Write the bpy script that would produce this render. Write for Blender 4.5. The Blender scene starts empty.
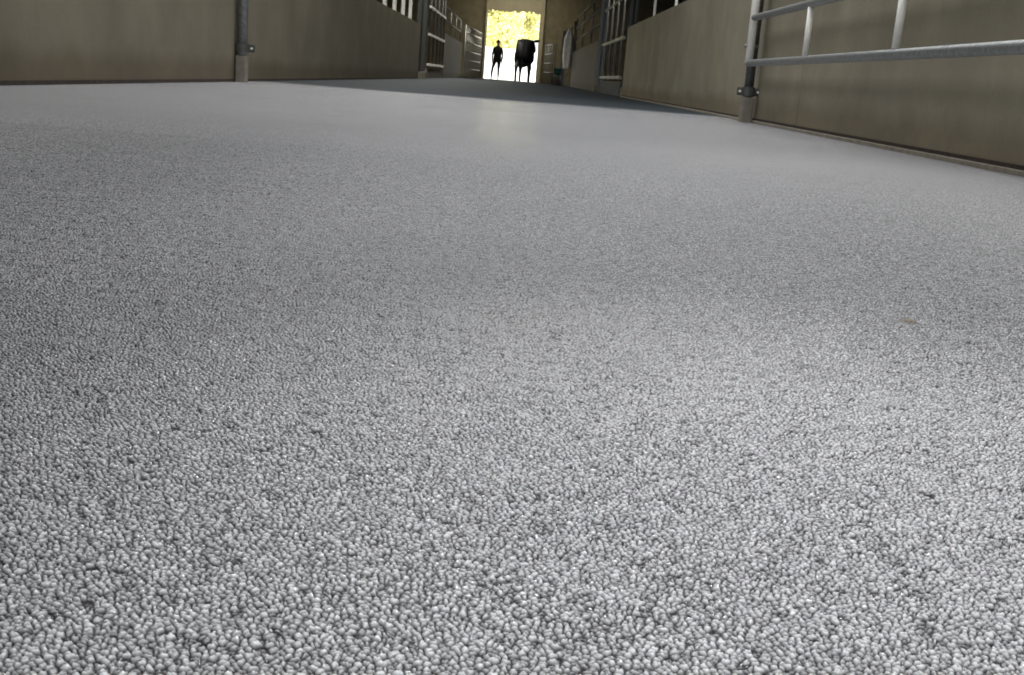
import bpy, bmesh, math, random
import numpy as np
from mathutils import Vector, Matrix
random.seed(7); rng = np.random.default_rng(5)
sc = bpy.context.scene
COL = sc.collection
R = math.radians
XL, XR, HW = -2.30, 1.82, 1.19          # aisle sides and partition height (metres)
CAM_H = 0.21

# ------------------------------------------------------------------ materials
def mat(name):
    m = bpy.data.materials.new(name); m.use_nodes = True
    nt = m.node_tree; b = nt.nodes['Principled BSDF']
    return m, nt, b
def N(nt, t, **kw):
    n = nt.nodes.new(t)
    for k, v in kw.items():
        if k in n.inputs.keys(): n.inputs[k].default_value = v
        else: setattr(n, k, v)
    return n
def ramp(nt, src, stops):
    r = nt.nodes.new('ShaderNodeValToRGB')
    e = r.color_ramp.elements
    while len(e) < len(stops): e.new(0.5)
    for i, (p, c) in enumerate(stops):
        e[i].position = p; e[i].color = (c[0], c[1], c[2], 1) if hasattr(c, '__len__') else (c, c, c, 1)
    nt.links.new(src, r.inputs[0]); return r.outputs[0]
def simple(name, col, rough=0.6, metal=0.0, noise=0.15, scale=20, bump=0.0):
    m, nt, b = mat(name)
    tc = N(nt, 'ShaderNodeTexCoord'); n = N(nt, 'ShaderNodeTexNoise', Scale=scale, Detail=5.0)
    nt.links.new(tc.outputs['Object'], n.inputs['Vector'])
    c0 = [max(0, c*(1-noise)) for c in col]; c1 = [min(1, c*(1+noise)) for c in col]
    nt.links.new(ramp(nt, n.outputs['Fac'], [(0.3, c0), (0.7, c1)]), b.inputs['Base Color'])
    b.inputs['Roughness'].default_value = rough; b.inputs['Metallic'].default_value = metal
    if bump:
        bp = N(nt, 'ShaderNodeBump', Strength=bump, Distance=0.01)
        nt.links.new(n.outputs['Fac'], bp.inputs['Height']); nt.links.new(bp.outputs[0], b.inputs['Normal'])
    return m

def concrete(name, base, seedoff):
    m, nt, b = mat(name); L = nt.links
    tc = N(nt, 'ShaderNodeTexCoord')
    mp = N(nt, 'ShaderNodeMapping'); mp.inputs['Location'].default_value = (seedoff, seedoff*2, 0)
    L.new(tc.outputs['Object'], mp.inputs[0])
    big = N(nt, 'ShaderNodeTexNoise', Scale=1.6, Detail=6.0, Roughness=0.6); L.new(mp.outputs[0], big.inputs['Vector'])
    st = N(nt, 'ShaderNodeMapping'); st.inputs['Scale'].default_value = (2.2, 2.2, 0.5); L.new(mp.outputs[0], st.inputs[0])
    streak = N(nt, 'ShaderNodeTexNoise', Scale=1.3, Detail=5.0, Roughness=0.65); L.new(st.outputs[0], streak.inputs['Vector'])
    fine = N(nt, 'ShaderNodeTexNoise', Scale=70.0, Detail=3.0); L.new(mp.outputs[0], fine.inputs['Vector'])
    c = ramp(nt, big.outputs['Fac'], [(0.3, [x*0.78 for x in base]), (0.55, base), (0.75, [x*1.22 for x in base])])
    c2 = ramp(nt, streak.outputs['Fac'], [(0.25, (0.8, 0.78, 0.74)), (0.45, (1, 1, 1)), (0.8, (1.05, 1.03, 0.97))])
    mx = N(nt, 'ShaderNodeMixRGB', blend_type='MULTIPLY', Fac=0.7); L.new(c, mx.inputs[1]); L.new(c2, mx.inputs[2])
    c3 = ramp(nt, fine.outputs['Fac'], [(0.3, 0.85), (0.7, 1.0)])
    mx2 = N(nt, 'ShaderNodeMixRGB', blend_type='MULTIPLY', Fac=0.5); L.new(mx.outputs[0], mx2.inputs[1]); L.new(c3, mx2.inputs[2])
    # dirt splashed up from the floor
    sep = N(nt, 'ShaderNodeSeparateXYZ'); L.new(tc.outputs['Object'], sep.inputs[0])
    ad = N(nt, 'ShaderNodeMath', operation='MULTIPLY_ADD'); L.new(streak.outputs['Fac'], ad.inputs[0]); ad.inputs[1].default_value = -0.22; L.new(sep.outputs[2], ad.inputs[2])
    dirt = ramp(nt, ad.outputs[0], [(0.0, (0.62, 0.56, 0.48)), (0.10, (1, 1, 1))])
    mx3 = N(nt, 'ShaderNodeMixRGB', blend_type='MULTIPLY', Fac=0.8); L.new(mx2.outputs[0], mx3.inputs[1]); L.new(dirt, mx3.inputs[2])
    L.new(mx3.outputs[0], b.inputs['Base Color'])
    b.inputs['Roughness'].default_value = 0.62
    bp = N(nt, 'ShaderNodeBump', Strength=0.25, Distance=0.004); L.new(fine.outputs['Fac'], bp.inputs['Height']); L.new(bp.outputs[0], b.inputs['Normal'])
    return m

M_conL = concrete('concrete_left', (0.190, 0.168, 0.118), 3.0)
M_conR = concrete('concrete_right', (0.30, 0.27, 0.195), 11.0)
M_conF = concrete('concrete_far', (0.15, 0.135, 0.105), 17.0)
M_kerb = simple('kerb_concrete', (0.22, 0.195, 0.15), 0.7, noise=0.25, scale=15)
M_joint = simple('joint_dirt', (0.035, 0.024, 0.016), 0.9, noise=0.4, scale=30)
M_galv = simple('galvanised_steel', (0.60, 0.60, 0.57), 0.38, 0.75, noise=0.12, scale=40)
M_galvd = simple('dull_galvanised_steel', (0.27, 0.28, 0.275), 0.5, 0.7, noise=0.2, scale=40)
M_zinc_lit = simple('zinc_lit', (0.95, 0.94, 0.88), 0.4, 0.0, noise=0.06, scale=40)  # galvanised steel whitened: its reflected light is put into the colour
M_dark = simple('dark_steel', (0.10, 0.105, 0.10), 0.5, 0.5, noise=0.2, scale=40)
M_postbase = simple('post_concrete', (0.20, 0.18, 0.145), 0.8, noise=0.2, scale=18)
M_brown = simple('brown_boarding', (0.24, 0.21, 0.135), 0.8, noise=0.2, scale=3)
M_void = simple('dark_boarding', (0.035, 0.03, 0.022), 0.9, noise=0.2, scale=3)
M_roof = simple('roof_boarding', (0.12, 0.11, 0.085), 0.9, noise=0.2, scale=2)
M_shut = simple('tan_door', (0.50, 0.45, 0.32), 0.7, noise=0.1, scale=3)
M_stallfl = simple('stall_bedding', (0.05, 0.045, 0.035), 1.0, noise=0.4, scale=8)
M_yard = simple('pale_yard', (0.80, 0.80, 0.78), 0.9, noise=0.04, scale=2)
M_ywall = simple('white_wall', (0.85, 0.85, 0.83), 0.9, noise=0.04, scale=2)
M_bark = simple('bark', (0.15, 0.11, 0.07), 0.9, noise=0.3, scale=12)
M_leaf = simple('yellow_leaves', (0.97, 0.90, 0.38), 0.6, noise=0.3, scale=1.2)
M_cow = simple('black_hide', (0.012, 0.011, 0.011), 0.55, noise=0.3, scale=5)
M_hoof = simple('hoof', (0.05, 0.045, 0.04), 0.5)
M_skin = simple('skin', (0.35, 0.20, 0.14), 0.6, noise=0.05)
M_jacket = simple('black_jacket', (0.014, 0.014, 0.017), 0.8)
M_trous = simple('dark_trousers', (0.03, 0.033, 0.045), 0.85)
M_hair = simple('dark_hair', (0.02, 0.014, 0.01), 0.7)
M_cloth = simple('pale_cloth', (0.85, 0.83, 0.76), 0.9, noise=0.15, scale=9, bump=0.4)
M_pail = simple('pale_plastic', (0.48, 0.46, 0.38), 0.5, noise=0.1)
M_teal = simple('teal_plastic', (0.02, 0.15, 0.13), 0.5, noise=0.1)
M_fleck = simple('straw', (0.42, 0.37, 0.30), 0.9, noise=0.3, scale=300)

def floor_material():
    m, nt, b = mat('pebbled_grey_coating'); L = nt.links
    tc = N(nt, 'ShaderNodeTexCoord')
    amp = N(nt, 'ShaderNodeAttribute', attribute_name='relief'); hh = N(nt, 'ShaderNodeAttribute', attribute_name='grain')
    var = N(nt, 'ShaderNodeTexNoise', Scale=1.2, Detail=4.0); L.new(tc.outputs['Object'], var.inputs['Vector'])
    base0 = ramp(nt, var.outputs['Fac'], [(0.3, (0.342, 0.345, 0.354)), (0.7, (0.377, 0.380, 0.389))])
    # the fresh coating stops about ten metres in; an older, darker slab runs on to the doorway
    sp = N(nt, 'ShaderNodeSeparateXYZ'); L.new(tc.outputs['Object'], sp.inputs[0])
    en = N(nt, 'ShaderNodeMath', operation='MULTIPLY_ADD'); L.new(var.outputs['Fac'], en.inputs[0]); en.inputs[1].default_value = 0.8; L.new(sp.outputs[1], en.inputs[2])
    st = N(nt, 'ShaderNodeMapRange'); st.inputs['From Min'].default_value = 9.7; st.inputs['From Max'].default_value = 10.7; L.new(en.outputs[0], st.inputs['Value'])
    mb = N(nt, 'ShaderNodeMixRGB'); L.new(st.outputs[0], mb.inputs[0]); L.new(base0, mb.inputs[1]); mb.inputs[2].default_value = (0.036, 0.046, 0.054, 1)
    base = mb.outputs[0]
    # gap shade and bright caps painted into the colour by grain height
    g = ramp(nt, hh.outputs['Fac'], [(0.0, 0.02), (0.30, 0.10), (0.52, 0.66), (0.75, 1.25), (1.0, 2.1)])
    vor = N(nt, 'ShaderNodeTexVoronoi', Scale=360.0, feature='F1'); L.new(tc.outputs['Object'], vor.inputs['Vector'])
    g2 = ramp(nt, vor.outputs['Distance'], [(0.25, 1.0), (0.85, 0.7)])  # milder gap shade in the colour where the floor has only bump
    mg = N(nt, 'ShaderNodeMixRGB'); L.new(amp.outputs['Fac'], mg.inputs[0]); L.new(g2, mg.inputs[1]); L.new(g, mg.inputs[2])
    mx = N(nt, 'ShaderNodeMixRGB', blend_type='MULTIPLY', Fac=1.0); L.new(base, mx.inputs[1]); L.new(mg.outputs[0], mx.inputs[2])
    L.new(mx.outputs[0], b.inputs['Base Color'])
    rr = ramp(nt, st.outputs[0], [(0.0, 0.25), (1.0, 0.6)]); L.new(rr, b.inputs['Roughness'])
    ss = ramp(nt, st.outputs[0], [(0.0, 0.5), (1.0, 0.12)]); L.new(ss, b.inputs['Specular IOR Level'])
    inv = N(nt, 'ShaderNodeMath', operation='SUBTRACT'); inv.inputs[0].default_value = 1.0; L.new(amp.outputs['Fac'], inv.inputs[1])
    sc_ = N(nt, 'ShaderNodeMath', operation='MULTIPLY'); L.new(inv.outputs[0], sc_.inputs[0]); sc_.inputs[1].default_value = 1.0
    bp = N(nt, 'ShaderNodeBump', Distance=0.0016, invert=True)
    L.new(sc_.outputs[0], bp.inputs['Strength']); L.new(vor.outputs['Distance'], bp.inputs['Height'])
    fine = N(nt, 'ShaderNodeTexNoise', Scale=900.0, Detail=2.0); L.new(tc.outputs['Object'], fine.inputs['Vector'])
    bp2 = N(nt, 'ShaderNodeBump', Strength=0.6, Distance=0.0005)
    L.new(fine.outputs['Fac'], bp2.inputs['Height']); L.new(bp.outputs[0], bp2.inputs['Normal'])
    L.new(bp2.outputs[0], b.inputs['Normal'])
    return m
M_floor = floor_material()

# ------------------------------------------------------------------ mesh helpers
def bx(bm, x0, x1, y0, y1, z0, z1, bevel=0.0):
    r = bmesh.ops.create_cube(bm, size=1.0)
    for v in r['verts']:
        v.co = Vector((x0+(x1-x0)*(v.co.x+.5), y0+(y1-y0)*(v.co.y+.5), z0+(z1-z0)*(v.co.z+.5)))
    if bevel:
        es = list({e for v in r['verts'] for e in v.link_edges})
        bmesh.ops.bevel(bm, geom=es, offset=bevel, segments=2, affect='EDGES', profile=.5)
def tube(bm, pts, r, seg=14, cap=True):
    pts = [Vector(p) for p in pts]; rings = []
    for i, p in enumerate(pts):
        d = (pts[min(i+1, len(pts)-1)]-pts[max(i-1, 0)]).normalized()
        a = d.cross(Vector((0, 0, 1)))
        if a.length < 1e-3: a = Vector((1, 0, 0))
        a.normalize(); c = d.cross(a)
        rr = r[i] if hasattr(r, '__len__') else r
        rings.append([bm.verts.new(p+rr*(math.cos(2*math.pi*k/seg)*a+math.sin(2*math.pi*k/seg)*c)) for k in range(seg)])
    for A, B in zip(rings, rings[1:]):
        for k in range(seg): bm.faces.new((A[k], A[(k+1) % seg], B[(k+1) % seg], B[k]))
    if cap: bm.faces.new(rings[0]); bm.faces.new(rings[-1])
def lathe(bm, prof, c=(0, 0, 0), seg=24):
    rings = [[bm.verts.new((c[0]+r*math.cos(2*math.pi*k/seg), c[1]+r*math.sin(2*math.pi*k/seg), c[2]+z)) for k in range(seg)] for r, z in prof]
    for A, B in zip(rings, rings[1:]):
        for k in range(seg): bm.faces.new((A[k], A[(k+1) % seg], B[(k+1) % seg], B[k]))
    bm.faces.new(rings[0]); bm.faces.new(rings[-1])
def obj(name, bm, m, parent=None, smooth=False):
    bmesh.ops.recalc_face_normals(bm, faces=bm.faces[:])
    me = bpy.data.meshes.new(name); bm.to_mesh(me); bm.free(); me.materials.append(m)
    if smooth:
        me.shade_smooth() if hasattr(me, 'shade_smooth') else None
        me.polygons.foreach_set('use_smooth', [True]*len(me.polygons))
    o = bpy.data.objects.new(name, me); COL.objects.link(o)
    if parent: o.parent = parent
    return o
def B(fn, *a, **k):
    bm = bmesh.new(); fn(bm, *a, **k); return bm
def tag(o, label, cat, group=None, kind=None):
    if label: o['label'] = label
    if cat: o['category'] = cat
    if group: o['group'] = group
    if kind: o['kind'] = kind
    return o
def thing(name, label, cat, loc=(0, 0, 0), rz=0.0, group=None):
    o = bpy.data.objects.new(name, None); COL.objects.link(o); o.location = loc; o.rotation_euler = (0, 0, rz)
    o.empty_display_size = 0.1
    return tag(o, label, cat, group)
def struct(name, bm, m, label=None, cat=None, smooth=False):
    o = obj(name, bm, m, None, smooth); return tag(o, label, cat, kind='structure')

# ------------------------------------------------------------------ floor: one mesh, the near part in true relief
def hash2(ix, iy, k):
    h = (ix.astype(np.int64)*374761393 + iy.astype(np.int64)*668265263 + k*1442695041) & 0xffffffff
    h = ((h ^ (h >> 13))*1274126177) & 0xffffffff
    h = (h ^ (h >> 16)) & 0xffffffff
    h = ((h ^ (h >> 15))*2246822519) & 0xffffffff
    return ((h ^ (h >> 13)) & 0xffffff).astype(np.float32)/16777216.0
def vnoise(x, y, s, k):
    x = x/s; y = y/s; ix = np.floor(x); iy = np.floor(y); fx = x-ix; fy = y-iy
    fx = fx*fx*(3-2*fx); fy = fy*fy*(3-2*fy); ix = ix.astype(np.int64); iy = iy.astype(np.int64)
    a = hash2(ix, iy, k); b = hash2(ix+1, iy, k); c = hash2(ix, iy+1, k); d = hash2(ix+1, iy+1, k)
    return (a*(1-fx)+b*fx)*(1-fy)+(c*(1-fx)+d*fx)*fy
def grains(x, y, s):
    """pebbled relief: F1/F2 cells, each a small rounded bead of its own height"""
    x, y = x*0.8+y*0.6, y*0.8-x*0.6
    wx = x + 0.5*s*(vnoise(x, y, s*1.1, 21)-.5); wy = y + 0.5*s*(vnoise(x, y, s*1.1, 22)-.5)
    gx = np.floor(wx/s).astype(np.int64); gy = np.floor(wy/s).astype(np.int64)
    f1 = np.full(x.shape, 9., np.float32); f2 = f1.copy(); hid = np.zeros(x.shape, np.float32)
    for dx in (-1, 0, 1):
        for dy in (-1, 0, 1):
            cx = gx+dx; cy = gy+dy
            px = cx+hash2(cx, cy, 1); py = cy+hash2(cx, cy, 2)
            d = np.sqrt((wx/s-px)**2+(wy/s-py)**2).astype(np.float32)
            near = d < f1
            f2 = np.where(near, f1, np.minimum(f2, d)); f1 = np.where(near, d, f1)
            hid = np.where(near, hash2(cx, cy, 3), hid)
    edge = np.clip((f2-f1)/0.55, 0, 1); edge = edge*(2-edge)
    dome = np.clip(1-f1*f1*1.1, 0, 1)
    return edge*(0.45+0.35*dome+0.55*hid), edge
def make_floor():
    K = 1.15e-3
    ys = [0.20]
    while ys[-1] < 4.3: ys.append(ys[-1]*(1+K)+0.00003)
    n_dense = len(ys)
    while ys[-1] < 5.0: ys.append(ys[-1]*1.004)
    while ys[-1] < 60.0: ys.append(ys[-1]*1.05)
    ys = [-6.0, -3.0, -1.0, 0.0, 0.1, 0.15]+[y for y in ys if y < 56]+[56.0]
    ys = np.array(ys)
    W = np.minimum(0.19+0.55*np.maximum(ys, 0.15), 1.75)
    nu = 1900; s = np.linspace(-1, 1, nu)
    ny = len(ys); ne = 8; nx = nu+2*ne
    X = np.zeros((ny, nx), np.float32); Y = np.repeat(ys[:, None], nx, 1).astype(np.float32)
    X[:, ne:ne+nu] = W[:, None]*s[None, :]
    t = (np.arange(ne)/ne)[None, :]
    X[:, :ne] = (XL-0.05)*(1-t)+(-W[:, None])*t
    X[:, ne+nu:] = W[:, None]*(1-(np.arange(1, ne+1)/ne))[None, :] + (XR+0.05)*(np.arange(1, ne+1)/ne)[None, :]
    Z = np.zeros_like(X); A = np.zeros_like(X); G = np.zeros_like(X)
    sfade = np.zeros(nx, np.float32); sfade[ne:ne+nu] = np.clip((1-np.abs(s))/0.10, 0, 1)
    yf = np.clip((ys-0.17)/0.05, 0, 1)*np.clip((4.2-ys)/3.1, 0, 1)
    sel = np.where(yf > 0)[0]
    for c in np.array_split(sel, 30):
        x = X[c]; y = Y[c]
        g, e = grains(x, y*1.12, 0.0032)
        g2, _ = grains(x*1.0+3.1, y*1.12+1.7, 0.0021)
        g = g*0.8+g2*0.28*(0.3+e)
        und = vnoise(x*.8-y*.6, x*.6+y*.8, 0.013, 5)*0.8+vnoise(x*.9+y*.44, y*.9-x*.44, 0.037, 6)*1.2-1.0
        a = yf[c][:, None]*sfade[None, :]
        Z[c] = a*(g*0.0017+und*0.0017-0.0016)
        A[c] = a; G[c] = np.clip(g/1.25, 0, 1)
    me = bpy.data.meshes.new('floor')
    nv = nx*ny; co = np.stack([X, Y, Z], -1).reshape(-1).astype(np.float32)
    me.vertices.add(nv); me.vertices.foreach_set('co', co)
    i = (np.arange(ny-1)[:, None]*nx+np.arange(nx-1)[None, :]).reshape(-1)
    q = np.stack([i, i+1, i+1+nx, i+nx], -1).reshape(-1).astype(np.int32)
    nf = len(i); me.loops.add(nf*4); me.loops.foreach_set('vertex_index', q)
    me.polygons.add(nf); me.polygons.foreach_set('loop_start', np.arange(0, nf*4, 4, dtype=np.int32))
    me.polygons.foreach_set('use_smooth', np.ones(nf, dtype=bool))
    me.update(calc_edges=True)
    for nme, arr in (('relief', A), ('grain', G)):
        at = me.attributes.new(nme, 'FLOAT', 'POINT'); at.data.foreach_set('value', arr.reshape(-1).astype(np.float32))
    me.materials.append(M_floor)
    o = bpy.data.objects.new('floor', me); COL.objects.link(o)
    tag(o, 'light grey pebble-textured coated aisle floor', 'floor', kind='structure')
    print('floor verts', nv)
make_floor()

# ------------------------------------------------------------------ partition walls
def panel_wall(x_in, side, y0, y1, h, seams, th=0.14):
    """precast panels standing on the floor, narrow open joints with a dark filler behind"""
    bm = bmesh.new(); c = [y0]+list(seams)+[y1]
    for a, b in zip(c, c[1:]):
        bx(bm, min(x_in, x_in+side*th), max(x_in, x_in+side*th), a+0.003, b-0.003, -0.05, h, 0.004)
    bx(bm, min(x_in+side*.012, x_in+side*(th-.012)), max(x_in+side*.012, x_in+side*(th-.012)), y0+.01, y1-.01, -0.05, h-0.01)
    return bm
struct('wall_left', panel_wall(XL, -1, -6.0, 25.5, HW, [-2.4, 1.2, 4.8, 9.12, 13.0, 17.0, 21.3]), M_conL, 'low concrete partition wall along the left of the aisle', 'wall')
struct('wall_left.001', panel_wall(XL, -1, 33.6, 43.5, 1.3, [38.5]), M_conF, 'far stretch of low concrete wall on the left beyond the stall gate', 'wall')
struct('wall_right', panel_wall(XR, 1, -6.0, 19.9, HW, [-2.0, 2.2, 7.3, 8.6, 12.6, 16.4]), M_conR, 'low concrete partition wall along the right of the aisle', 'wall')
struct('wall_right.001', panel_wall(XR, 1, 27.4, 40.5, 1.2, [33.5]), M_conF, 'far stretch of low concrete wall on the right beyond the stall gate', 'wall')
# floor edge details
bm = bmesh.new(); bx(bm, XR-0.028, XR, -6, 19.8, -0.01, 0.020, 0.004)
struct('baseboard_right', bm, M_kerb, 'thin pale kerb strip at the foot of the right wall', 'baseboard')
bm = bmesh.new(); bx(bm, XR-0.006, XR, -6, 19.8, 0.020, 0.036)
struct('trim_1', bm, M_joint, 'dark dirty joint above the right kerb strip', 'trim')
bm = bmesh.new(); bx(bm, XL, XL+0.008, -6, 25.5, -0.01, 0.022)
struct('baseboard_left', bm, M_joint, 'dark brown joint line at the foot of the left wall', 'baseboard')
# outer shell
bm = bmesh.new(); bx(bm, -9.2, -9.0, -6, 53, -.1, 4.6); struct('wall_outer_left', bm, M_void, 'dark brown outer barn wall behind the left stalls', 'wall')
bm = bmesh.new(); bx(bm, 9.0, 9.2, -6, 53, -.1, 4.6); struct('wall_outer_right', bm, M_void, 'dark brown outer barn wall behind the right stalls', 'wall')
bm = bmesh.new(); bx(bm, -9.2, 9.2, -6, 53.2, 4.6, 4.75); struct('ceiling', bm, M_roof, 'brown boarded barn ceiling', 'ceiling')
DX0, DX1, DZ = -1.70, 0.74, 3.13
bm = bmesh.new()
bx(bm, -9.2, DX0, 53.0, 53.2, -.1, 4.6); bx(bm, DX1, 9.2, 53.0, 53.2, -.1, 4.6); bx(bm, DX0, DX1, 53.0, 53.2, DZ+.25, 4.6)
struct('wall_back', bm, M_brown, 'brown end wall around the bright doorway', 'wall')
bm = bmesh.new(); bx(bm, -9.0, XL-.14, -6, 53, -.06, -.01); bx(bm, XR+.14, 9.0, -6, 53, -.06, -.01)
struct('floor.001', bm, M_stallfl, 'dark bedded stall floor behind the partitions', 'floor')
bm = bmesh.new()   # ragged bottom edge of the raised door curtain
n = 26
for i in range(n):
    a = DX0+(DX1-DX0)*i/n; b = DX0+(DX1-DX0)*(i+1)/n
    bx(bm, a, b, 52.9, 52.96, DZ+random.uniform(-.06, .05), 4.3)
struct('door_1', bm, M_shut, 'tan raised door curtain above the doorway', 'door')
bm = bmesh.new(); bx(bm, DX1, DX1+.20, 52.8, 53.0, 0, 4.4, .01); bx(bm, DX0-.08, DX0, 52.8, 53.0, 0, 4.4, .01)
struct('trim_2', bm, M_shut, 'tan jambs beside the far doorway', 'trim')

# ------------------------------------------------------------------ steelwork
def upright_post(name, label, x, y, z0, z1, r, bodym, clamp_z=(), foot=0.3, footw=.11, group=None):
    t = thing(name, label, 'post', (x, y, 0), group=group)
    obj('pipe', B(tube, [(0, 0, z0), (0, 0, z1)], r, 18), bodym, t, True)
    obj('concrete_foot', B(bx, -footw/2, footw/2, -footw/2, footw/2, -.01, foot, .012), M_postbase, t)
    for cz in clamp_z:
        c = bmesh.new(); tube(c, [(0, 0, cz-.035), (0, 0, cz+.035)], r*1.35, 18)
        bx(c, -r*2.4, r*2.4, -.012, .012, cz-.03, cz+.03, .004)
        cl = obj('clamp', c, M_dark, t)
        for sg in (-1, 1): obj('bolt', B(tube, [(sg*r*1.9, -.03, cz), (sg*r*1.9, .03, cz)], .009, 8), M_zinc_lit, cl)
    return t
upright_post('gate_post', 'grey steel post with clamp standing against the left concrete wall', XL+.052, 9.12, 0, 2.6, .043, M_galvd, (.27,), foot=.21, footw=.088)

# right-hand gate folded back along the wall
gx = XR-.115
g = thing('livestock_gate', 'galvanised tubular gate folded back along the right concrete wall', 'gate', (gx, 8.50, 0))
y_near = -5.6
for z, r in ((.437, .025), (.765, .024), (1.13, .024), (1.48, .028)):
    obj('rail', B(tube, [(0, 0, z), (0, y_near, z)], r, 18), M_galvd, g, True)
for yy in (-1.66, -3.30, -4.9):
    obj('upright', B(tube, [(0, yy, .462), (0, yy, .745)], .019, 16), M_zinc_lit, g, True)
    obj('upright', B(tube, [(0, yy-.05, .787), (0, yy-.05, 1.46)], .019, 16), M_zinc_lit, g, True)
obj('end_tube', B(tube, [(0, 0, .44), (0, 0, 1.52)], .030, 18), M_zinc_lit, g, True)
obj('end_tube', B(tube, [(0, y_near, .44), (0, y_near, 1.52)], .030, 18), M_zinc_lit, g, True)
obj('hinge_pin', B(tube, [(-.045, 0, .56), (.06, 0, .56)], .012, 10), M_galvd, g, True)
upright_post('gate_post', 'short dark steel post on a concrete foot holding the folded gate by the right wall', XR-.075, 8.58, .18, 1.6, .036, M_dark, (.23,), foot=.19, footw=.09)

# rail fences that stand on top of the partitions
def top_fence(label, x, ys, z0, z1, rails, y0, y1, w=.034):
    t = thing('rail_fence', label, 'fence', (x, y0, z0))
    for y in ys: obj('upright', B(bx, -w, w, y-y0-w, y-y0+w, 0, z1-z0, .006), M_zinc_lit, t)
    for z in rails: obj('rail', B(tube, [(0, 0, z-z0), (0, y1-y0, z-z0)], .022, 12), M_galvd, t, True)
    return t
top_fence('tubular fence with bright galvanised uprights on top of the left concrete wall', XL-.06, [17.6, 19.25, 20.7, 22.2, 23.6], HW, 2.4, [1.85, 2.35], 16.9, 25.2)
top_fence('tubular fence with pale uprights on top of the right concrete wall', XR+.06, [11.0, 12.8, 14.3, 16.6], HW, 2.4, [1.75, 2.35], 10.6, 19.6, .017)

def stall_gate(label, x, y0, y1, ybars, zs, z0, z1, side, railm, barm):
    t = thing('stall_gate', label, 'gate', (x, y0, 0))
    for y in ybars: obj('vertical_bar', B(tube, [(0, y-y0, z0), (0, y-y0, z1)], .028, 12), barm, t, True)
    for z in zs: obj('cross_rail', B(bx, -.03, .03, 0, y1-y0, z-.03, z+.03, .008), railm, t)
    obj('kerb', B(bx, min(0, side*.12), max(0, side*.12), 0, y1-y0, -.02, z0-.02, .01), M_postbase if side < 0 else M_dark, t)
    return t
stall_gate('tall barred stall gate in the left partition with three pale cross rails', XL+.01, 27.8, 33.2, [28.0, 29.3, 30.6, 31.9, 33.0], [.33, 1.05, 1.70, 2.35], .26, 2.5, -1, M_zinc_lit, M_dark)
stall_gate('tall barred stall gate in the right partition beside the thick grey column', XR+.01, 20.6, 25.7, [20.9, 22.2, 23.5, 24.8], [.33, 1.04, 1.78, 2.35], .28, 2.5, 1, M_galv, M_galv)
def column(label, x, y, w, m, h=4.6):
    t = thing('steel_column', label, 'column', (x, y, 0))
    f = bmesh.new(); bx(f, -w/2, w/2, -w/2, -w/2+.02, 0, h); bx(f, -w/2, w/2, w/2-.02, w/2, 0, h); bx(f, -.012, .012, -w/2, w/2, 0, h)
    obj('web', f, m, t); obj('concrete_foot', B(bx, -w*.7, w*.7, -w*.7, w*.7, -.02, .16, .02), M_postbase, t)
column('thick grey steel column at the far end of the right stall gate', XR+.02, 26.3, .17, M_galvd)
column('grey steel column where the near right wall ends', XR+.10, 20.2, .14, M_dark)
column('dark steel column where the near left wall ends', XL-.04, 26.3, .22, M_dark)
column('slender bluish column deep in the aisle beside the teal bucket', XR-.05, 47.5, .22, M_galvd, 2.2)

# tubular railings deep in the aisle
def railing(label, x, y0, y1, zs, ny, m, z0=0.0, r=.02, x1=None):
    x1 = x if x1 is None else x1
    t = thing('tubular_railing', label, 'railing', (x, y0, 0))
    for z in zs: obj('rail', B(tube, [(0, 0, z), (x1-x, y1-y0, z)], r, 10), m, t, True)
    for k in range(ny):
        f = k/(ny-1); obj('upright', B(tube, [((x1-x)*f, (y1-y0)*f, z0), ((x1-x)*f, (y1-y0)*f, max(zs))], r*1.1, 10), m, t, True)
railing('grey railing above the far stretch of right wall', XR+.06, 27.0, 40.0, [1.62, 2.0, 2.35], 4, M_galvd, 1.2)
railing('grey railing above the far stretch of left wall', XL-.06, 34.0, 43.0, [1.7, 2.1], 4, M_galvd, 1.3)
railing('bright galvanised barred railing by the left edge of the doorway', -2.22, 44.2, 51.5, [.35, .7, 1.05, 1.4, 1.75, 2.0], 12, M_galv, 0, .016, -1.86)
railing('dull barred railing on the right between the doorway and the slender column', 1.45, 48.6, 52.0, [.5, .9, 1.3, 1.7], 5, M_galvd, 0, .022, 1.1)

# ------------------------------------------------------------------ small things deep in the aisle
def cloth():
    bm = bmesh.new(); nu, nz = 26, 22; rows = []
    for j in range(nz):
        t = j/(nz-1); z = 1.98-1.38*t
        w = .045+.13*min(1, t*4)*(1-.25*max(0, t-.7)/.3); row = []
        for i in range(nu):
            a = 2*math.pi*i/nu; rr = w*(1+.20*math.sin(5*a+2*t)+.07*math.sin(9*a-5*t))
            row.append(bm.verts.new((rr*math.cos(a), .6*rr*math.sin(a), z)))
        rows.append(row)
    for A, C in zip(rows, rows[1:]):
        for k in range(nu): bm.faces.new((A[k], A[(k+1) % nu], C[(k+1) % nu], C[k]))
    bm.faces.new(rows[0]); bm.faces.new(rows[-1]); return bm
t = thing('hanging_overall', 'pale cloth hanging in folds in front of the far right wall', 'cloth', (XR-.16, 40.6, 0))
obj('drape', cloth(), M_cloth, t, True)
obj('hook', B(tube, [(.16, 0, 2.02), (.02, 0, 2.05), (0, 0, 2.0), (0, 0, 1.95)], .012, 8), M_galvd, t, True)
upright_post('support_post', 'brownish post behind the hanging pale cloth', XR+.05, 41.1, 0, 2.3, .06, M_brown, (), .25, .2)
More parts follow.
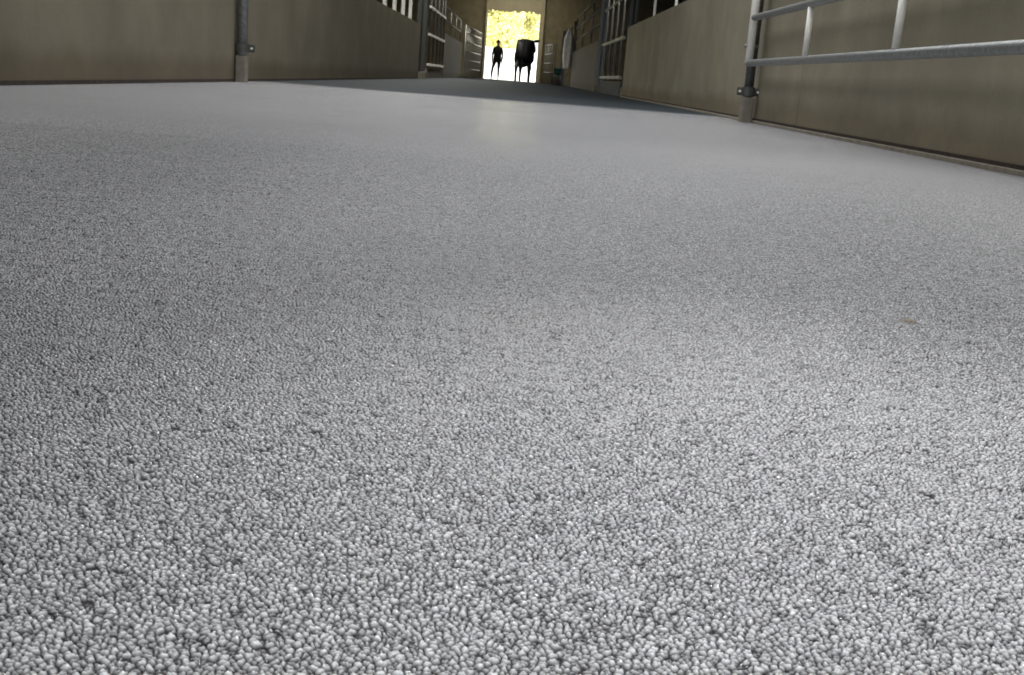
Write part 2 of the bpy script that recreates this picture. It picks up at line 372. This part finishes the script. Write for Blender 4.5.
def bucket(label, x, y, m, s=1.0):
    t = thing('bucket', label, 'bucket', (x, y, 0))
    obj('pail', B(lathe, [(.11*s, 0), (.15*s, .30*s), (.16*s, .31*s), (.16*s, .33*s), (.145*s, .33*s), (.105*s, .02*s)]), m, t, True)
    obj('handle', B(tube, [(.155*s*math.cos(a), 0, .31*s+.14*s*math.sin(a)) for a in [math.pi*k/10 for k in range(11)]], .006, 8), M_galvd, t, True)
bucket('pale bucket on the floor at the right edge of the aisle near the doorway', XR-.32, 45.5, M_pail, 1.15)
tb = bucket('teal bucket resting on a block just beyond the pale bucket', XR-.28, 46.6, M_teal, 1.0)
bpy.data.objects['bucket.001'].location.z = .34
obj('block', B(bx, XR-.5, XR-.08, 46.4, 46.8, 0, .34, .01), M_postbase)
tag(bpy.data.objects['block'], 'concrete block under the teal bucket', 'block')

def fleck(label, x, y, s, n=9):
    bm = bmesh.new(); r = random.Random(int(x*1000)); top = []; bot = []
    for k in range(n):
        a = 2*math.pi*k/n; q = s*r.uniform(.55, 1.1)
        top.append(bm.verts.new((q*math.cos(a)*1.5*.8, q*math.sin(a), .0022))); bot.append(bm.verts.new((q*math.cos(a)*1.5, q*math.sin(a)*1.1, -.0012)))
    c = bm.verts.new((0, 0, .0034))
    for k in range(n):
        bm.faces.new((top[k], top[(k+1) % n], c)); bm.faces.new((bot[k], bot[(k+1) % n], top[(k+1) % n], top[k]))
    bm.faces.new(bot)
    o = obj('dirt_fleck', bm, M_fleck, None, True); o.location = (x, y, 0); tag(o, label, 'dirt')
fleck('small beige fleck of dirt on the right side of the grey floor', .41, 1.08, .0068)

# ------------------------------------------------------------------ figures
def skin_body(name, verts, edges, m, parent, sub=2, root=0, mats=None):
    me = bpy.data.meshes.new(name); me.from_pydata([v[0] for v in verts], edges, []); me.update()
    o = bpy.data.objects.new(name, me); COL.objects.link(o)
    md = o.modifiers.new('Skin', 'SKIN'); sv = me.skin_vertices[0].data
    for i, v in enumerate(verts):
        r = v[1]; sv[i].radius = r if hasattr(r, '__len__') else (r, r); sv[i].use_root = (i == root)
    s = o.modifiers.new('Sub', 'SUBSURF'); s.levels = sub; s.render_levels = sub
    dg = bpy.context.evaluated_depsgraph_get(); ev = o.evaluated_get(dg)
    nm = bpy.data.meshes.new_from_object(ev); o.modifiers.clear(); o.data = nm
    nm.polygons.foreach_set('use_smooth', [True]*len(nm.polygons))
    nm.materials.clear()
    if mats:
        for mm, _ in mats: nm.materials.append(mm)
        for p in nm.polygons:
            for k, (mm, f) in enumerate(mats):
                if f(p.center): p.material_index = k; break
    else: nm.materials.append(m)
    o.parent = parent; return o
def chain(V, E, start, pts):
    last = start
    for p, r in pts:
        V.append((p, r)); E.append((last, len(V)-1)); last = len(V)-1
    return last
def hand(V, E, w, sgn):
    """palm with four unequal curled fingers and a thumb leaving its side"""
    x, y, z = V[w][0]
    palm = chain(V, E, w, [((x, y-.01, z-.055), (.034, .018))])
    px, py, pz = V[palm][0]
    for k, L in enumerate((.070, .080, .074, .058)):
        oy = -.030+.020*k
        chain(V, E, palm, [((px, py+oy, pz-.035), .009), ((px-sgn*.006, py+oy*1.1, pz-.035-L*.5), .0085), ((px-sgn*.024, py+oy*1.1-.004, pz-.035-L*.9), .007)])
    chain(V, E, w, [((x-sgn*.006, y-.038, z-.045), .010), ((x-sgn*.016, y-.052, z-.085), .0085)])
def person():
    t = thing('person', 'person in a black jacket and dark trousers standing left of the cow in the doorway', 'person', (-1.06, 50.3, 0))
    V = [((0, 0, .90), (.145, .105))]; E = []
    ch = chain(V, E, 0, [((0, 0, 1.06), (.135, .095)), ((0, 0, 1.24), (.160, .110)), ((.0, .0, 1.37), (.130, .090)), ((0, -.005, 1.46), (.055, .055)), ((0, -.01, 1.53), (.062, .075)), ((0, -.015, 1.60), (.072, .088)), ((0, -.01, 1.665), (.055, .068))])
    sh = 3
    for s in (-1, 1):
        w = chain(V, E, sh, [((s*.165, 0, 1.36), .062), ((s*.205, .01, 1.20), .050), ((s*.225, .015, 1.06), .043), ((s*.215, -.03, .90), .034), ((s*.208, -.05, .80), .027)])
        hand(V, E, w, s)
    # legs apart, mid-step
    chain(V, E, 0, [((-.10, 0, .82), .098), ((-.15, -.04, .62), .075), ((-.19, -.10, .47), .058), ((-.205, -.07, .28), .052), ((-.215, .0, .085), .037), ((-.217, -.07, .04), (.040, .030)), ((-.22, -.16, .028), (.036, .022))])
    chain(V, E, 0, [((.09, 0, .82), .098), ((.085, .05, .62), .075), ((.08, .07, .47), .058), ((.082, .13, .28), .052), ((.085, .17, .085), .037), ((.085, .10, .04), (.040, .030)), ((.09, .01, .028), (.036, .022))])
    mats = [(M_hair, lambda c: c.z < .10), (M_trous, lambda c: c.z < .80 and abs(c.x) < .30 and not (abs(c.x) > .17 and c.z > .55)), (M_skin, lambda c: c.z > 1.47 or c.z < .82), (M_jacket, lambda c: True)]
    skin_body('body', V, E, M_jacket, t, 2, 0, mats)
    h = bmesh.new(); bmesh.ops.create_uvsphere(h, u_segments=20, v_segments=12, radius=1)
    for v in list(h.verts):
        if v.co.z < -.1 and v.co.y < .25: v.co.z = -.1
        v.co = Vector((v.co.x*.083, v.co.y*.098+.012, v.co.z*.085+1.645))
    obj('hair', h, M_hair, t, True)
    n_ = bmesh.new(); tube(n_, [(0, -.098, 1.615), (0, -.115, 1.585), (0, -.095, 1.578)], [.008, .013, .006], 8); obj('nose', n_, M_skin, t, True)
    for s in (-1, 1):
        e = bmesh.new(); bmesh.ops.create_uvsphere(e, u_segments=10, v_segments=8, radius=.010, matrix=Matrix.Translation((s*.030, -.090, 1.612))); obj('eye', e, M_hair, t, True)
        e = bmesh.new(); bmesh.ops.create_uvsphere(e, u_segments=10, v_segments=8, radius=1, matrix=Matrix.Translation((s*.082, -.005, 1.60)) @ Matrix.Diagonal((.010, .020, .032, 1))); obj('ear', e, M_skin, t, True)
    # jacket skirt and collar
    j = bmesh.new(); rows = []
    for z, rx, ry in ((.80, .185, .135), (.92, .180, .130), (1.08, .168, .118), (1.24, .190, .130), (1.36, .175, .115), (1.43, .085, .080), (1.47, .068, .070)):
        rows.append([j.verts.new((rx*math.cos(2*math.pi*k/24), ry*math.sin(2*math.pi*k/24), z)) for k in range(24)])
    for A, C in zip(rows, rows[1:]):
        for k in range(24): j.faces.new((A[k], A[(k+1) % 24], C[(k+1) % 24], C[k]))
    obj('jacket', j, M_jacket, t, True)
    return t
person()

def cow():
    # seen from behind, walking towards the doorway (+Y is forward)
    t = thing('cow', 'black cow standing on the aisle floor to the right of the person', 'cow', (.08, 43.0, 0), R(-4)); t.scale = (1.1, 1.04, 1.06)
    V = [((0, 0.0, 1.13), (.36, .46))]; E = []     # hips
    f = chain(V, E, 0, [((0, .45, 1.10), (.40, .50)), ((0, .90, 1.08), (.38, .50)), ((0, 1.30, 1.10), (.26, .42)),
                        ((.02, 1.58, 1.22), (.15, .26)), ((.09, 1.84, 1.36), (.12, .17)), ((.15, 2.04, 1.44), (.11, .13)), ((.20, 2.24, 1.28), (.08, .09)), ((.23, 2.40, 1.12), (.07, .065))])
    chain(V, E, 0, [((0, -.20, 1.16), (.24, .30))])
    rear = len(V)-1
    for s in (-1, 1):   # hind legs: stifle forward, hock back
        o = .10 if s > 0 else -.06
        chain(V, E, 0, [((s*.20, .05, .88), (.13, .18)), ((s*.22, .10+o, .70), (.10, .12)), ((s*.215, -.12+o, .50), (.055, .065)), ((s*.22, -.10+o, .30), (.042, .042)), ((s*.22, -.06+o, .12), (.045, .045)), ((s*.22, .0+o, .035), (.058, .040))])
    for s in (-1, 1):
        o = -.10 if s > 0 else .12
        chain(V, E, 3, [((s*.17, 1.28+o*.3, .82), (.10, .13)), ((s*.17, 1.27+o*.6, .62), (.070, .080)), ((s*.17, 1.28+o, .42), (.052, .055)), ((s*.17, 1.27+o, .22), (.038, .038)), ((s*.17, 1.28+o, .10), (.044, .044)), ((s*.17, 1.33+o, .035), (.055, .038))])
    cb = skin_body('body', V, E, M_cow, t, 2, 0, [(M_hoof, lambda c: c.z < .06), (M_cow, lambda c: True)])
    for v in cb.data.vertices:      # square the trunk: flat back, prominent hips, level belly
        k = min(1, max(0, (v.co.y+.45)/.2))*min(1, max(0, (1.45-v.co.y)/.3))
        k *= min(1, max(0, (v.co.z-.62)/.5))
        if k > 0:
            u, w_ = v.co.x/.40, (v.co.z-1.1)/.46; m_ = max(abs(u), abs(w_)); q = math.hypot(u, w_)
            if m_ > 1e-4:
                f_ = 1+k*.72*(q/m_-1)*min(1, q); v.co.x *= f_
                v.co.z = 1.1+(v.co.z-1.1)*(f_ if v.co.z > 1.1 else 1)
        v.co.z = min(v.co.z, 1.58)
        if v.co.y < 1.5 and v.co.z > .6: v.co.x *= .88
    tl = bmesh.new(); tube(tl, [(0, -.38, 1.46), (.01, -.50, 1.44), (.015, -.56, 1.25), (.01, -.56, .95), (.0, -.54, .70), (.0, -.53, .60), (0, -.53, .42)], [.045, .038, .026, .020, .022, .05, .008], 10)
    obj('tail', tl, M_cow, t, True)
    for s in (-1, 1):
        e = bmesh.new(); bmesh.ops.create_uvsphere(e, u_segments=12, v_segments=8, radius=1, matrix=Matrix.Translation((.12+s*.19, 2.0, 1.52+.02*s)) @ Matrix.Rotation(s*-.25, 4, 'Y') @ Matrix.Diagonal((.13, .03, .055, 1)))
        obj('ear', e, M_cow, t, True)
    ud = bmesh.new(); bmesh.ops.create_uvsphere(ud, u_segments=14, v_segments=10, radius=1, matrix=Matrix.Translation((0, .12, .66)) @ Matrix.Diagonal((.15, .20, .13, 1)))
    obj('udder', ud, M_cow, t, True)
cow()

# ------------------------------------------------------------------ outside the doorway
bm = bmesh.new(); bx(bm, -40, 40, 53.1, 110, -.12, -.01)
struct('ground', bm, M_yard, 'pale concrete yard beyond the doorway', 'ground')
bm = bmesh.new(); bx(bm, -14, 14, 74, 74.3, -.02, 1.95)
struct('wall_yard', bm, M_ywall, 'white yard wall seen through the doorway', 'wall')
def tree(label, x, y, h, cr, nleaf, seed):
    r = random.Random(seed); t = thing('tree', label, 'tree', (x, y, 0), group=None)
    tk = bmesh.new(); tube(tk, [(0, 0, -.05), (.05, 0, h*.3), (0, .1, h*.55), (.1, 0, h*.8)], [.22, .17, .12, .05], 10)
    for k in range(6):
        a = r.uniform(0, 6.28); z = h*r.uniform(.3, .6); L = cr*r.uniform(.5, .8)
        tube(tk, [(0, 0, z), (L*.5*math.cos(a), L*.5*math.sin(a), z+L*.3), (L*math.cos(a), L*math.sin(a), z+L*.7)], [.08, .05, .02], 6)
    obj('trunk', tk, M_bark, t, True)
    cl = [(r.uniform(-1, 1)*cr*.7, r.uniform(-1, 1)*cr*.5, h*r.uniform(.32, .95), cr*r.uniform(.35, .55)) for _ in range(16)]
    vs = []; fs = []
    for i in range(nleaf):
        c = r.choice(cl); d = Vector((r.gauss(0, 1), r.gauss(0, 1), r.gauss(0, 1))).normalized()*c[3]*r.uniform(.6, 1.05)
        p = Vector(c[:3])+d; a = Vector((r.gauss(0, 1), r.gauss(0, 1), r.gauss(0, 1))).normalized(); b_ = a.orthogonal().normalized(); s = r.uniform(.07, .15)
        k = len(vs); vs += [p-a*s, p+b_*s*.5, p+a*s, p-b_*s*.5]; fs.append((k, k+1, k+2, k+3))
    me = bpy.data.meshes.new('foliage'); me.from_pydata(vs, [], fs); me.materials.append(M_leaf)
    o = bpy.data.objects.new('foliage', me); COL.objects.link(o); o.parent = t
tree('yellow leafy tree filling the upper left of the doorway', -2.9, 78.5, 7.2, 2.8, 14000, 1)
tree('yellow leafy tree at the middle of the doorway behind the cow', -.8, 83, 6.0, 2.4, 11000, 2)
tree('sparser yellow tree at the upper right of the doorway', 3.0, 88, 6.8, 2.0, 5000, 3)

# ------------------------------------------------------------------ light
w = bpy.data.worlds.new('World'); sc.world = w; w.use_nodes = True
bg = w.node_tree.nodes['Background']; bg.inputs[0].default_value = (0.93, 0.97, 1.0, 1); bg.inputs[1].default_value = 1.35
def area(name, loc, rot, sx, sy, e, col=(1, 1, 1), spread=180):
    l = bpy.data.lights.new(name, 'AREA'); l.shape = 'RECTANGLE'; l.size = sx; l.size_y = sy; l.energy = e; l.color = col; l.spread = R(spread)
    o = bpy.data.objects.new(name, l); COL.objects.link(o); o.location = loc; o.rotation_euler = [R(a) for a in rot]; return o
area('skylight', (0.2, 8.0, 4.5), (0, 0, 0), 4.4, 11.0, 350, (0.98, 0.98, 1.0), 140)
def spot(loc, aim, e, cone, blend, rad):  # added spots without fixtures, shaping brighter and darker pools on the floor
    l = bpy.data.lights.new('added_spot', 'SPOT'); l.energy = e; l.spot_size = R(cone); l.spot_blend = blend; l.shadow_soft_size = rad
    o = bpy.data.objects.new('added_spot', l); COL.objects.link(o); o.location = loc
    o.rotation_euler = (Vector(aim)-Vector(loc)).to_track_quat('-Z', 'Y').to_euler()
spot((1.5, -0.6, 3.3), (1.55, 1.3, 0), 290, 48, 1.0, .15)
spot((0.35, -0.5, 2.6), (0.26, 0.30, 0), 210, 27, 1.0, .10)
spot((0.4, 3.6, 3.2), (0.24, 0.20, 0), 270, 21, 1.0, .10)
spot((1.2, 3.4, 4.2), (1.1, 3.0, 0), 330, 46, 1.0, .3)
area('fence_fill', (1.0, 20, 3.3), (0, -70, 0), .4, 5, 45, (1, 1, .95), 60)  # added fill light that brightens the uprights on the left wall
area('aisle_fill', (-1.9, 30, 4.4), (0, 12, 0), 1.5, 30, 800, (1.0, 0.96, 0.88), 150)  # added overhead fill for the far aisle, tilted towards the right wall
area('door_header_fill', (-.4, 50, 4.3), (30, 0, 0), 3, .5, 60, (1.0, 0.9, 0.7), 150)  # added fill that lifts the tone above the doorway
s = bpy.data.lights.new('sun', 'SUN'); s.energy = 7.0; s.angle = R(2); s.color = (1, .96, .85)
so = bpy.data.objects.new('sun', s); COL.objects.link(so); so.rotation_euler = (R(38), R(18), 0)

# ------------------------------------------------------------------ camera
f, pitch, roll, yaw = 1096.8, 0.23318, 0.07678, 0.0108
F = Vector((math.sin(yaw)*math.cos(pitch), math.cos(yaw)*math.cos(pitch), -math.sin(pitch)))
Rt = Vector((math.cos(yaw), -math.sin(yaw), 0)); U = Rt.cross(F)
R2 = math.cos(roll)*Rt+math.sin(roll)*U; U2 = math.cos(roll)*U-math.sin(roll)*Rt
cd = bpy.data.cameras.new('camera'); cam = bpy.data.objects.new('camera', cd); COL.objects.link(cam)
mw = Matrix(((R2.x, U2.x, -F.x, 0), (R2.y, U2.y, -F.y, 0), (R2.z, U2.z, -F.z, CAM_H), (0, 0, 0, 1)))
cam.matrix_world = mw
cd.sensor_width = 36.0; cd.lens = 36.0*f/1024; cd.clip_start = .02; cd.clip_end = 300
cd.dof.use_dof = True; cd.dof.focus_distance = .85; cd.dof.aperture_fstop = 42
sc.camera = cam
sc.view_settings.view_transform = 'Standard'; sc.view_settings.look = 'None'; sc.view_settings.exposure = 0.0
